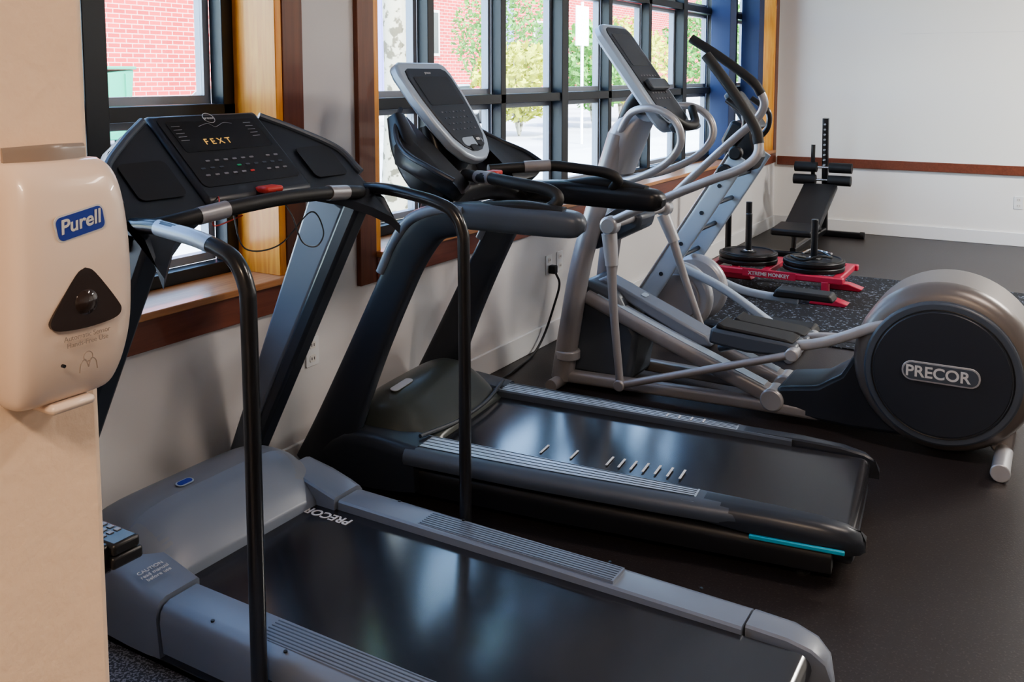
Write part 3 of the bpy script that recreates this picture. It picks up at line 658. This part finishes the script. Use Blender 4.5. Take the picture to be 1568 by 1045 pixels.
shrub(-11,23.5,2.7,M['leafy'],2200,1.4); shrub(-11,28.5,3.6,M['leafg'],2400,1.6); shrub(-12,33,4.0,M['leafy'],2600,1.9); shrub(-10,38,5,M['leafg'],3000,2.3); shrub(-9.5,47,5.5,M['leafg'],3000,2.8); shrub(-14,62,7,M['leafg'],3500,5); shrub(-19,36,6,M['leafg'],2600,2.4)
def car(x,y,m):
    P=root('car',(x,y,-.16))
    prof=[(-2.2,.35),(-2.22,.75),(-2.05,.92),(-1.45,.98),(-.85,1.42),(.55,1.45),(1.3,1.02),(2.05,.88),(2.22,.6),(2.2,.32)]
    prism('body',[(a,b) for a,b in prof],-.85,.85,m,P,.08,axis='x')
    prism('side_glass',[(-1.28,1.0),(-.80,1.36),(.50,1.39),(1.1,1.02)],-.865,.865,M['glassd'],P,.01,axis='x')
    prism('windscreen',[(-1.42,1.02),(-.86,1.43),(-.84,1.40),(-1.36,1.0)],-.7,.7,M['glassd'],P,0,axis='x')
    for yy in (-1.4,1.4):
        for s in (-1,1):
            disc('tyre',(s*.80,yy,.32),(1,0,0),.32,.2,M['rubber'],P,.03,32); disc('hub',(s*.905,yy,.32),(1,0,0),.19,.02,M['chrome'],P,.004,24)
car(-15,16.8,M['carp']); car(-16.5,27.5,M['carp'])
def dumpster():
    P=root('dumpster',(-18.5,14.6,-.16))
    prism('bin',[(-.8,.15),(-.95,1.7),(.95,1.9),(.8,.15)],-.9,.9,M['dump'],P,.03,axis='x'); box('lid',(-.95,.95),(-1,1.0),(1.9,1.98),M['dump'],P,.02)
    for s in (-.7,.7): disc('wheel',(s,-.6,.12),(1,0,0),.12,.06,M['rubber'],P); disc('wheel',(s,.6,.12),(1,0,0),.12,.06,M['rubber'],P); box('rib',(.90,.96),(s-.04,s+.04),(.3,1.8),M['dump'],P)
dumpster()
def signpost():
    P=root('street_sign',(-8,21.5,-.16)); sweep('pole',[(0,0,0),(0,0,3.6)],.04,M['white'],P,res=1); box('panel',(-.02,.02),(-.35,.35),(2.5,3.5),M['white'],P,.01)
signpost()

# ================================================================ LIGHTS
w=bpy.data.worlds.new('World'); S.world=w; w.use_nodes=True; nt=w.node_tree
bg=nt.nodes['Background']; sk=nt.nodes.new('ShaderNodeTexSky'); sk.sky_type='NISHITA'; sk.sun_disc=False; sk.sun_elevation=math.radians(48); sk.sun_rotation=math.radians(110); sk.air_density=1.2; sk.dust_density=1.5
nt.links.new(sk.outputs[0],bg.inputs[0]); bg.inputs[1].default_value=2.5
sl=bpy.data.lights.new('sun','SUN'); sl.energy=20; sl.angle=.01; sl.color=(1,.95,.87); so=bpy.data.objects.new('sun',sl); COL.objects.link(so)
so.rotation_euler=Vector((.55,-.35,.9)).to_track_quat('Z','Y').to_euler()
def ceil_or_fill_light(x,y,wx,wy,pw,col):
    P=root('ceiling_or_fill_light',(x,y,ZC))
    box('housing',(-wx/2-.03,wx/2+.03),(-wy/2-.03,wy/2+.03),(-.06,-.001),M['white'],P,.005)
    l=bpy.data.lights.new('lamp','AREA'); l.shape='RECTANGLE'; l.size=wx; l.size_y=wy; l.energy=pw; l.color=col
    o=bpy.data.objects.new('lamp',l); COL.objects.link(o); o.parent=P; o.location=(0,0,-.065)
ceil_or_fill_light(3.0,-1.4,1.2,.3,125,(1,.76,.55)); ceil_or_fill_light(3.6,3.2,1.2,.3,60,(1,.84,.72)); ceil_or_fill_light(4.6,7.6,1.6,.4,310,(1,.95,.88))  # last one: added fill for the back wall, standing in for unseen opposite windows

# ================================================================ CAMERA
cd=bpy.data.cameras.new('cam'); co=bpy.data.objects.new('camera',cd); COL.objects.link(co); S.camera=co
cd.sensor_width=36; cd.lens=32.88; cd.shift_y=-.1719; cd.clip_start=.02; cd.clip_end=300
co.location=(2.6,0,1.6); co.rotation_euler=(math.radians(84.5),0,math.radians(30.5))
